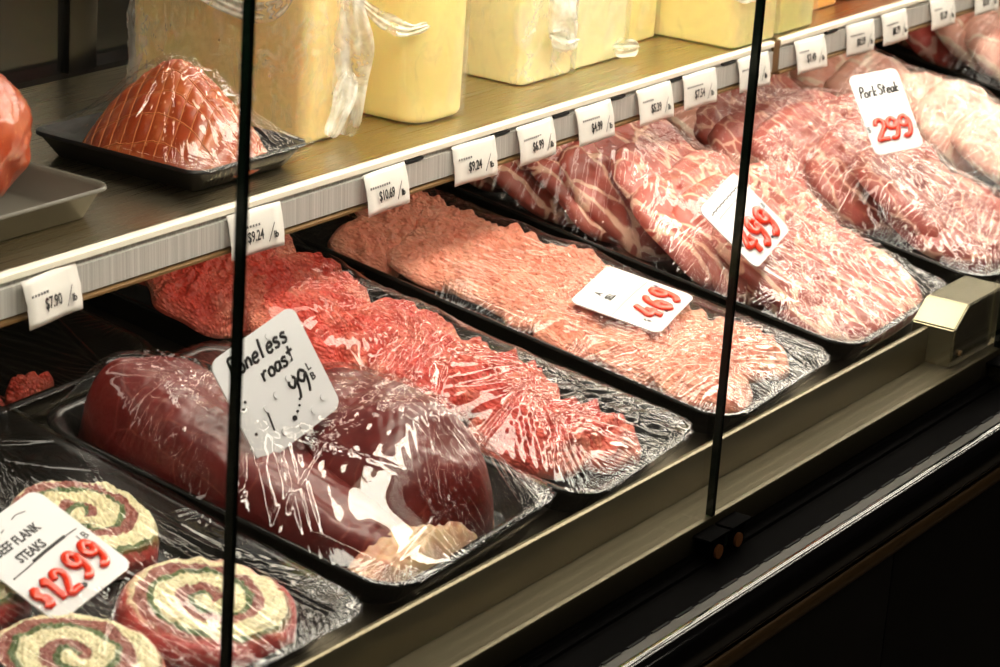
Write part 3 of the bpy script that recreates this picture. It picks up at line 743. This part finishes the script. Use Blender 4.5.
c = card('white card standing between the roasts, handwritten boneless roast 1.99', (-.3185, .2211, .1706), (.9445, -.1025, .3122), (-.2486, .3985, .8828), .092, .090)
def hand(word, x, y, s, parent, r=.0012, slant=.15, sy=1.):
    HW = {'B': [[(.1, 0), (.1, .5), (.12, 1), (.5, .95), (.45, .6), (.15, .52), (.55, .4), (.5, .05), (.1, 0)]], 'o': [[(.3, .5), (.08, .35), (.1, .08), (.35, .02), (.45, .25), (.3, .5)]],
          'n': [[(.1, .5), (.1, .02)], [(.1, .35), (.28, .5), (.4, .35), (.4, .02)]], 'e': [[(.08, .28), (.42, .3), (.36, .5), (.12, .42), (.08, .12), (.25, 0), (.42, .08)]],
          'l': [[(.2, 1.), (.18, .5), (.2, 0)]], 's': [[(.4, .45), (.2, .52), (.1, .38), (.38, .2), (.3, .02), (.06, .06)]], 'r': [[(.1, .5), (.12, 0)], [(.12, .3), (.28, .5), (.42, .45)]],
          'a': [[(.4, .45), (.15, .48), (.06, .2), (.2, .02), (.38, .2), (.42, .5), (.42, .02)]], 't': [[(.22, .9), (.22, .05)], [(.02, .58), (.45, .62)]],
          'P': [[(.1, 0), (.12, .5), (.14, 1), (.45, .95), (.48, .65), (.15, .5)]], 'k': [[(.1, 1), (.12, 0)], [(.42, .5), (.14, .26), (.45, 0)]], 'S': [[(.5, .88), (.25, 1), (.08, .75), (.45, .38), (.35, .03), (.02, .1)]],
          'c': [[(.4, .42), (.2, .5), (.06, .25), (.2, .02), (.42, .08)]], 'h': [[(.1, 1), (.1, 0)], [(.1, .35), (.3, .5), (.4, .3), (.4, 0)]], 'u': [[(.08, .5), (.1, .1), (.3, .02), (.42, .3)], [(.42, .5), (.44, .02)]],
          '9': [[(.42, .8), (.2, .95), (.05, .7), (.25, .5), (.44, .75), (.45, .3), (.38, 0)]], '1': [[(.2, .95), (.22, 0)]], '.': [[(.15, .0), (.2, .04)]], 'L': [[(.1, 1), (.1, 0), (.45, .02)]], '/': [[(.4, 1), (.05, 0)]], '2': [[(.05, .8), (.25, 1), (.42, .75), (.05, .02), (.48, .02)]]}
    paths = []; cx = x
    for ch in word:
        if ch == ' ': cx += s*.35; continue
        for st in HW[ch]: paths.append([(cx+(a+b*slant)*s, y+b*s*sy) for a, b in st])
        cx += s*.52
    scrawl(paths, parent, r)
hand('Boneless', -.034, .024, .0150, c, .0012); hand('roast', -.010, .008, .0140, c, .0012)
hand('1', -.024, -.028, .015, c, .0008); hand('99', .007, -.020, .020, c, .0013)
dots([(.001, -.030, 1.3), (.006, -.027, .7), (.010, -.024, .6), (.013, -.020, .6), (-.037, -.022, .8), (-.033, .004, .7), (-.037, .0, .6)], c, .0017)
text('L', .0085, .0335, -.003, c, rot=0, bold=.0002); text('B', .0085, .0335, -.0115, c, bold=.0002)
dots([(-.005, -.006, 1), (.012, -.001, 1), (.020, -.034, 1), (.004, -.038, 1), (-.013, -.034, 1), (-.018, -.010, 1), (.033, -.030, 1), (.02, .012, .8), (.012, .036, .8)], c, .0028, CARDP, 'raised_bump', .0016)

c = card('white card lying on the pale pork cutlets, red 4.69', (.2168, .2206, .1068), (.9765, .2062, .0631), (-.2141, .9618, .1703), .106, .090, lift=.009)
text('A', .010, -.016, .029, c, name='small_lettering', bold=.0003); text('SELL', .010, -.014, .018, c, name='small_lettering', sx=.8, bold=.0003)
scrawl([[(-.05, .003), (0, .0035), (.052, .002)]], c, .0003, GREYINK, 'fold_line')
strokes('469', c, -.026, -.035, .027, .0245, .0038); dots([(-.001, -.034, 1)], c, .0017)
text('$', .010, -.035, -.027, c); text('LB', .009, .042, -.008, c, rot=-20)

c = card('white card slanting on the marbled pork steaks, red digits behind glass joint', (.3828, .1973, .1620), (.966, .1202, .2287), (-.2411, .7375, .6309), .088, .080, lift=.002)
scrawl([[(-.034+i*.0045, .027+(.0008 if i % 2 else -.0008)), (-.031+i*.0045, .0275)] for i in range(15)], c, .0007, GREYINK, 'faint_lettering')
scrawl([[(-.03, .019), (0, .0195), (.02, .019)]], c, .0003, GREYINK, 'fold_line')
strokes('499', c, -.030, -.032, .031, .0225, .0040); dots([(.012, -.031, 1)], c, .0016)
text('$', .011, -.034, -.012, c); text('LB', .009, .037, -.004, c)

c = card('white card reading pork steak with red 2.99 on the far pork tray', (.7225, .2147, .2104), (.7344, -.6499, .1958), (.3391, .6012, .7235), .056, .097, .007, lift=.002)
hand('Pork', -.0225, .020, .0095, c, .0009, sy=1.35); hand('Steak', -.001, .0205, .0090, c, .0009, sy=1.35)
strokes('299', c, -.0185, -.033, .024, .0140, .0028); dots([(-.002, -.033, 1)], c, .0016)
text('$', .010, -.0255, -.018, c); text('LB', .008, .0275, -.024, c, sx=.7)

# ---------------------------------------------------------------- shelf price tags
tags = [(-.437, '$7.90', 4, 'under the far left end of the shelf'), (-.196, '$9.24', 0, 'behind the left glass joint'), (-.016, '$10.69', 0, 'below the golden cheese'), (.123, '$9.24', 0, 'right of the 10.69 tag'),
        (.227, '$6.99', 0, 'below the speckled cheese'), (.332, '$4.99', 0, 'above the marbled pork tray'), (.447, '$5.39', 0, 'left of the 7.54 tag'), (.539, '$7.54', 0, 'left of the thin glass joint'), (.656, '$6.29', 0, 'crossed by the thin glass joint'),
        (.788, '$7.49', 0, 'first on the farther shelf section'), (.917, '$8.59', 0, 'above the pork steak card'), (1.008, '$8.79', 0, 'third on the farther shelf section'), (1.141, '$5.29', 0, 'fourth on the farther shelf section'), (1.270, '$7.29', 0, 'last, at the upper right corner')]
rr = random.Random(8)
for i, (x, pr, rz, where) in enumerate(tags):
    tl = -9+rr.uniform(-4, 4)
    M = T(x, .3472, .2595) @ RZ(rz+rr.uniform(-3, 3)) @ RX(90+tl)
    t = thing('price_tag', f'white paper shelf tag {pr[1:]} {where}' if i < 9 else f'small white paper shelf tag {where}', 'price tag', M, 'price tags on the shelf edge')
    w, h = .066, .037; V = []; F = []; n = 9
    for j in range(n):
        b = j/(n-1); yy = -b*h; zz = .0022*math.sin(b*PI)*rr.uniform(.8, 1.2)+.003*max(0, b-.6)
        for k in range(7): V.append((-w/2+w*k/6, yy, zz+.0010*math.sin(k*1.1+i)))
    for j in range(n-1):
        for k in range(6): F.append([j*7+k, (j+1)*7+k, (j+1)*7+k+1, j*7+k+1])
    me = mesh_from('paper', V, F); o = link('paper', me, TAGP, t); md = o.modifiers.new('s', 'SOLIDIFY'); md.thickness = .0004
    text(pr, .0125, -.003, -.0225, t, sx=.72, bold=.0002, z=.0036, name='price_lettering')
    scrawl([[(.013, -.0300), (.0215, -.015)]], t, .0004, z=.0036); text('lb', .008, .0225, -.0255, t, z=.0036, bold=.0002, name='unit_lettering')
    V = []; F = []
    nb = 9 if i % 3 else 6
    for q in range(nb):
        x0 = -.027+q*.0036; V0 = len(V)
        for (a, b2) in ((x0, -.0145), (x0+.0024, -.0145), (x0+.0024, -.0125), (x0, -.0125)): V.append((a, b2, .0030))
        F.append([V0, V0+1, V0+2, V0+3])
    link('product_lettering', mesh_from('product_lettering', V, F, False), GREYINK, t)
# dark slits of the price rail
part(boxes('rail_slits', [(x+.035, x+.062, .3478, .352, .2565, .2590) for x in (-.016, .123, .227, .332, .447, .56, .80)], BLACKHOLE))

# ---------------------------------------------------------------- upper shelf goods
SH = T(0, 0, SZ)
# netted ham in foam tray
Hm = Tray('small black foam tray with a netted smoked ham under film', -.155, .470, 0, .152, .186, .022, SH, FOAMB, 'trays on the upper shelf', .003, .012, .012)
def hshape(x, y): return np.clip(1.-.10*np.abs(x+.2), .3, 1)
HW_, HL_, HH_ = .132, .165, .082
def net_extra(x, y):
    return .0026*np.abs(np.sin((x+.0015*np.sin(y*90))/.0135*PI))**.45*np.abs(np.sin((y+.001*np.sin(x*110))/.0115*PI))**.45
hp, hq = 1.35, 1.15
me = blob(HW_, HL_, HH_, 77, 2.2, hp, hq, .03, .0015, .04, .0004, .01, 90, 240, .03, None, 'netted_ham', net_extra)
Hm.put('netted_ham', me, HAM, 'netted smoked ham dome under film on the upper shelf', 'ham', None, .006, .0, .005, 0, 0, 12)
ham_o = bpy.data.objects['netted_ham']
A_ = np.empty(len(me.vertices)*3, np.float32); me.vertices.foreach_get('co', A_); A_ = A_.reshape(-1, 3); A_ = A_[A_[:, 2] > 0]
V = []; F = []
def hz(x, y):
    d2 = (A_[:, 0]-x)**2+(A_[:, 1]-y)**2; j = np.argsort(d2)[:3]
    return float(A_[j, 2].mean()) if d2[j[0]] < .00002 else None
def cordline(pts):
    seg = []
    for (x, y) in pts:
        z = hz(x, y)
        if z is None or z < .004:
            if len(seg) > 3: tube_vf(seg, .0006, V, F, 6)
            seg = []
        else: seg.append((x, y, z+.0002))
    if len(seg) > 3: tube_vf(seg, .0006, V, F, 6)
for k in range(-4, 5): cordline([(k*.0135-.0015*math.sin(y*90), y) for y in np.linspace(-.08, .08, 60)])
for k in range(-6, 7): cordline([(x, k*.0115-.001*math.sin(x*110)) for x in np.linspace(-.064, .064, 50)])
link('netting', mesh_from('netting', V, F), CORD, ham_o)
Hm.film(120, packets=60, amp=1., step=.001)

# sheet tray with big ham
St = Tray('grey metal baking tray at the left end of the upper shelf', -.495, .500, 0, .36, .22, .026, SH, TRAYG, 'trays on the upper shelf', .004, .010, .014)
def ellipsoid(a, b, c, seed, name):
    nu, nv = 120, 80; V = []; f = sines(seed, 8, .05, .0018); g = sines(seed+3, 10, .012, .0006)
    u = np.linspace(0, 2*PI, nu, endpoint=False); v = np.linspace(.0, PI, nv)
    vv, uu = np.meshgrid(v, u, indexing='ij'); x = a*np.sin(vv)*np.cos(uu); y = b*np.sin(vv)*np.sin(uu); z = c*np.cos(vv)
    d = f(x+z, y-z*.5)+g(x-z*.7, y+z); s = 1+d/a; V = np.stack([x*s, y*s, z*s], -1).reshape(-1, 3)
    idx = np.arange(nu*nv).reshape(nv, nu); F = np.stack([idx[:-1], idx[1:], np.roll(idx[1:], -1, 1), np.roll(idx[:-1], -1, 1)], -1).reshape(-1, 4)
    return mesh_from(name, V, F)
o = link('whole_ham', ellipsoid(.085, .10, .068, 5, 'whole_ham'), HAMR, None, T(-.432, .498, SZ+.004+.068)); tag(o, 'round reddish whole ham in the grey metal tray at the left edge', 'ham')

def rbox_mesh(sx, sy, sz, r, seed, name, sub=0, jig=.0):
    bm = bmesh.new(); box_bm(bm, -sx/2, sx/2, -sy/2, sy/2, 0, sz)
    bmesh.ops.recalc_face_normals(bm, faces=bm.faces)
    ve = [e for e in bm.edges if abs(e.verts[0].co.z-e.verts[1].co.z) > sz*.5]
    bmesh.ops.bevel(bm, geom=ve, offset=r, segments=8, profile=.5, affect='EDGES')
    he = [e for e in bm.edges if e.calc_face_angle(0) > .9]
    bmesh.ops.bevel(bm, geom=he, offset=min(r*.35, .007), segments=4, profile=.5, affect='EDGES')
    bmesh.ops.triangulate(bm, faces=[f for f in bm.faces if len(f.verts) > 4])
    if sub: bmesh.ops.subdivide_edges(bm, edges=[e for e in bm.edges if e.calc_length() > .004], cuts=sub, use_grid_fill=True)
    me = bpy.data.meshes.new(name); bm.to_mesh(me); bm.free()
    me.polygons.foreach_set('use_smooth', [True]*len(me.polygons)); me.update()
    try: me.set_sharp_from_angle(angle=math.radians(40))
    except Exception: pass
    return me
def wrap_shell(sx, sy, sz, r, seed, cover=None, step=.003, amp=1.):
    """crinkled film around the four sides (ring x height grid)"""
    ring = [(p[0], p[1]) for p in rrect(sx+.003, sy+.003, r, 0, 10)]
    pts = []; n = len(ring)
    for i in range(n):
        a, b = np.array(ring[i]), np.array(ring[(i+1) % n]); L_ = np.linalg.norm(b-a); m = max(1, int(L_/step))
        for k in range(m): pts.append(a+(b-a)*k/m)
    pts = np.array(pts); n = len(pts); nz = int(sz/step)
    tg = np.roll(pts, -1, 0)-np.roll(pts, 1, 0); tg /= np.linalg.norm(tg, axis=1)[:, None]; nn = np.stack([tg[:, 1], -tg[:, 0]], 1)
    s = np.arange(n)*step; zz = np.linspace(.002, sz, nz); ss, ZZ = np.meshgrid(s, zz)
    f1 = sines(seed, 10, .045, .0012*amp); f2 = sines(seed+1, 12, .014, .0007*amp)
    D = np.abs(f1(ss, ZZ))+.002+np.abs(f2(ss, ZZ))
    X = pts[None, :, 0]+nn[None, :, 0]*D; Y = pts[None, :, 1]+nn[None, :, 1]*D
    V = np.stack([X, Y, ZZ], -1).reshape(-1, 3); idx = np.arange(n*nz).reshape(nz, n)
    F = np.stack([idx[:-1], np.roll(idx[:-1], -1, 1), np.roll(idx[1:], -1, 1), idx[1:]], -1).reshape(-1, 4)
    return mesh_from('plastic_wrap', V, F)
def cheese(x, y, sx, sy, sz, r, m, label, rot=0, wrap=None, seed=0, wm=None, amp=1.):
    t = thing('cheese_block', label, 'cheese', T(x, y, SZ+.0005) @ RZ(rot), 'cheese blocks on the shelf')
    link('cheese_body', rbox_mesh(sx, sy, sz, r, seed, 'cheese_body'), CH[m], t)
    if wrap: link('plastic_wrap', wrap_shell(sx, sy, sz, r, seed+50, amp=amp), wm or WRAP, t)
    return t
WRAPL = m_film('light_cheese_wrap', .04, .9, .08, .0002, .15)
cheese(-.003, .525, .058, .205, .20, .012, 0, 'deep yellow cheese block in crinkled plastic behind the netted ham', 0, True, 1, amp=1.5)
cheese(.140, .447, .086, .110, .20, .026, 1, 'tall golden cheese block with rounded corners, second from the left', 0, True, 2, WRAPL, .6)
cheese(.355, .475, .096, .118, .20, .010, 2, 'speckled pale cheese block with crumpled wrap at its lower corner', 0, True, 3, amp=.8)
cheese(.460, .475, .106, .110, .20, .009, 3, 'smooth pale cheese block touching the speckled one', 0, True, 4, WRAPL, .5)
cheese(.570, .500, .100, .108, .20, .009, 4, 'cheese block set back between the pale and the front butter ones', 0, True, 5, WRAPL, .5)
cheese(.676, .415, .096, .120, .20, .010, 4, 'butter yellow cheese block reaching the shelf edge by the glass joint', 0, True, 6, WRAPL, .7)
cheese(.780, .415, .090, .110, .20, .010, 5, 'greenish yellow cheese block first on the farther shelf', 0, True, 7, WRAPL, .6)
cheese(.905, .455, .10, .12, .18, .012, 6, 'orange cheese block on the farther shelf', 0, None, 8)
cheese(1.035, .455, .12, .12, .16, .012, 7, 'dark orange cheese block beyond the orange one', 0, None, 9)
cheese(1.19, .47, .13, .12, .16, .012, 7, 'farthest dark orange cheese block at the upper right', 0, None, 10)

t_ = NT('bunched_white_plastic'); v_ = t_.obj(); n_ = t_.noise(v_, 38, 3, .6, .6)
g_ = t_.bsdf(rgba((245, 243, 230)), .12, 0, t_.bump(n_, .003, .8), spec=.8); tr_ = t_.n('BsdfTransparent'); mx_ = t_.n('MixShader')
t_.put(mx_.inputs[0], t_.ramp(n_, [(.34, (.14, .14, .14, 1)), (.62, (.88, .88, .88, 1))])); t_.put(mx_.inputs[1], tr_); t_.put(mx_.inputs[2], g_); BUNCH = t_.done(mx_.outputs[0])
def bunch(owner, pts, wd, seed):
    """a twisted, folded strip of plastic following world points"""
    P_ = [np.array(p) for p in smooth_path(pts, 12)]; rg = np.random.RandomState(seed); m = len(P_); k = 15; V = []
    up = np.array((0, 0, 1.))
    f = sines(seed, 8, .018, .0022)
    for i, p in enumerate(P_):
        d = P_[min(i+1, m-1)]-P_[max(i-1, 0)]; d /= np.linalg.norm(d)+1e-9
        a = np.cross(d, np.array((-.7, -.6, .3))); a /= np.linalg.norm(a)+1e-9; b = np.cross(a, d)
        env = wd*(.35+.65*math.sin(PI*min(1, max(0, i/(m-1))))**.6)*(1+.18*math.sin(i*.31+seed)+.1*math.sin(i*.13))
        for j in range(k):
            t = (j/(k-1)-.5)
            V.append(p+a*t*env+b*(f(t*wd*1.5+seed, i*.0012)+.0030*abs(math.sin(t*9+i*.06))))
    idx = np.arange(m*k).reshape(m, k); F = np.stack([idx[:-1, :-1], idx[:-1, 1:], idx[1:, 1:], idx[1:, :-1]], -1).reshape(-1, 4)
    o = link('wrap_fold', mesh_from('wrap_fold', np.array(V), F), BUNCH, owner); o.matrix_parent_inverse = owner.matrix_basis.inverted(); return o
cb = {o['label'][:8]: o for o in bpy.data.objects if o.name.startswith('cheese_block')}
q = cb['deep yel']
bunch(q, [(.018, .416, .270), (.020, .411, .31), (.016, .409, .36), (.008, .409, .41), (.012, .414, .465)], .030, 1)
bunch(q, [(-.012, .410, .275), (.000, .407, .30), (.012, .408, .33)], .018, 2)
bunch(q, [(.018, .412, .395), (.050, .402, .372), (.080, .396, .360), (.100, .390, .362)], .014, 3)
bunch(q, [(-.037, .58, .45), (-.038, .555, .40), (-.037, .50, .378), (-.037, .455, .385), (-.036, .430, .42)], .018, 4)
q = cb['speckled']
bunch(q, [(.350, .410, .440), (.362, .408, .39), (.356, .407, .335), (.372, .405, .30)], .034, 5)
bunch(q, [(.340, .408, .318), (.362, .404, .308), (.385, .405, .305)], .022, 6)
q = cb['smooth p']
bunch(q, [(.470, .412, .285), (.488, .408, .281), (.508, .406, .279)], .020, 7)
q = cb['butter y']
bunch(q, [(.60, .36, .335), (.628, .350, .325), (.66, .348, .33), (.70, .349, .333)], .012, 8)
# ---------------------------------------------------------------- room
def struct(o, name=None): o['kind'] = 'structure'; return o
t_ = NT('dark_tile_floor'); br = t_.n('TexBrick'); t_.put(br.inputs['Vector'], t_.obj((1, 1, 1))); br.inputs['Color1'].default_value = rgba((58, 54, 48)); br.inputs['Color2'].default_value = rgba((64, 58, 50)); br.inputs['Mortar'].default_value = rgba((34, 32, 28)); br.inputs['Scale'].default_value = 3; br.offset = 0
FL = t_.done(t_.bsdf(br.outputs[0], .4))
t_ = NT('dim_plaster_wall'); WL = t_.done(t_.bsdf(t_.mix(t_.noise(t_.obj(), 3), rgba((60, 56, 50)), rgba((74, 70, 62))), .7))
struct(boxes('floor', [(-5, 7, -4, 4, -.95, -.85)], FL))
struct(boxes('wall_back', [(-5, 7, 3.0, 3.1, -.85, 2.3)], WL)); struct(boxes('wall_front', [(-5, 7, -4, -3.9, -.85, 2.3)], WL))
struct(boxes('wall_left', [(-5.1, -5, -4, 3.1, -.85, 2.3)], WL)); struct(boxes('wall_right', [(7, 7.1, -4, 3.1, -.85, 2.3)], WL))
struct(boxes('ceiling', [(-5, 7, -4, 3.1, 2.3, 2.4)], WL))

lamp('canopy_lamp', 'long fluorescent tube under the front of the case canopy', .052, .700, -.95, 2.9, .013, WARM, 29, (-.045, .045, .014, .030), .036)
lamp('canopy_lamp', 'long fluorescent tube under the middle of the case canopy', .30, .740, -.1, 2.9, .013, WARM, 15, (-.045, .045, .014, .030), .045)
lamp('canopy_lamp', 'added unseen tube at the back of the case canopy brightening the hams and cheeses', .56, .795, -.1, 2.9, .013, WARM, 14, (-.045, .045, .014, .030), .036)  # extra unseen lamp, put in to brighten hams, cheeses and backs
lamp('shelf_lamp', 'slim tube lamp behind the upper shelf front edge', .385, .243, -1.3, .70, .0045, WARM, 5.5, None, .012)
lamp('shelf_lamp', 'slim tube lamp under the farther shelf section', .385, .243, .73, 2.5, .0045, WARM, 5, None, .012)
for i, (x, y, l) in enumerate(((-1.5, -1.6, 'ceiling light over the shop floor at left'), (.6, -1.6, 'ceiling light over the shop floor at middle'), (2.7, -1.6, 'ceiling light over the shop floor at right'), (2.2, 1.7, 'ceiling light over the counter staff area'))):
    t = thing('ceiling_light', l, 'ceiling light', T(x, y, 2.29), 'ceiling lights')
    boxes('diffuser', [(-.6, .6, -.07, .07, -.02, -.01)], emis('ceiling_glow', WARM, 9), t); boxes('housing', [(-.62, .62, -.09, .09, -.01, .008)], WHITE_EDGE, t)

w = bpy.data.worlds.new('World'); bpy.context.scene.world = w; w.use_nodes = True
w.node_tree.nodes['Background'].inputs[0].default_value = (.9, .85, .8, 1); w.node_tree.nodes['Background'].inputs[1].default_value = .02

# ---------------------------------------------------------------- camera
cam = bpy.data.cameras.new('camera'); co = bpy.data.objects.new('camera', cam); C.objects.link(co)
r_, u_, b_ = Vector((.5549812, -.8292758, .0655554)), Vector((.2317504, .2298181, .9452383)), Vector((-.7989290, -.5093970, .3197297))
M = Matrix((r_, u_, b_)).transposed().to_4x4(); M.translation = Vector((-1.81528, -.932235, .859606)); co.matrix_world = M
cam.sensor_width = 36; cam.lens = 2620*36/1000; cam.clip_start = .02
cam.dof.use_dof = True; cam.dof.focus_distance = 2.32; cam.dof.aperture_fstop = 13
sc = bpy.context.scene; sc.camera = co
sc.view_settings.view_transform = 'Standard'; sc.view_settings.look = 'None'; sc.view_settings.gamma = 1; sc.view_settings.exposure = -.16
sc.view_settings.use_curve_mapping = False
sc.cycles.transparent_max_bounces = 24; sc.cycles.max_bounces = 8; sc.cycles.sample_clamp_indirect = 6
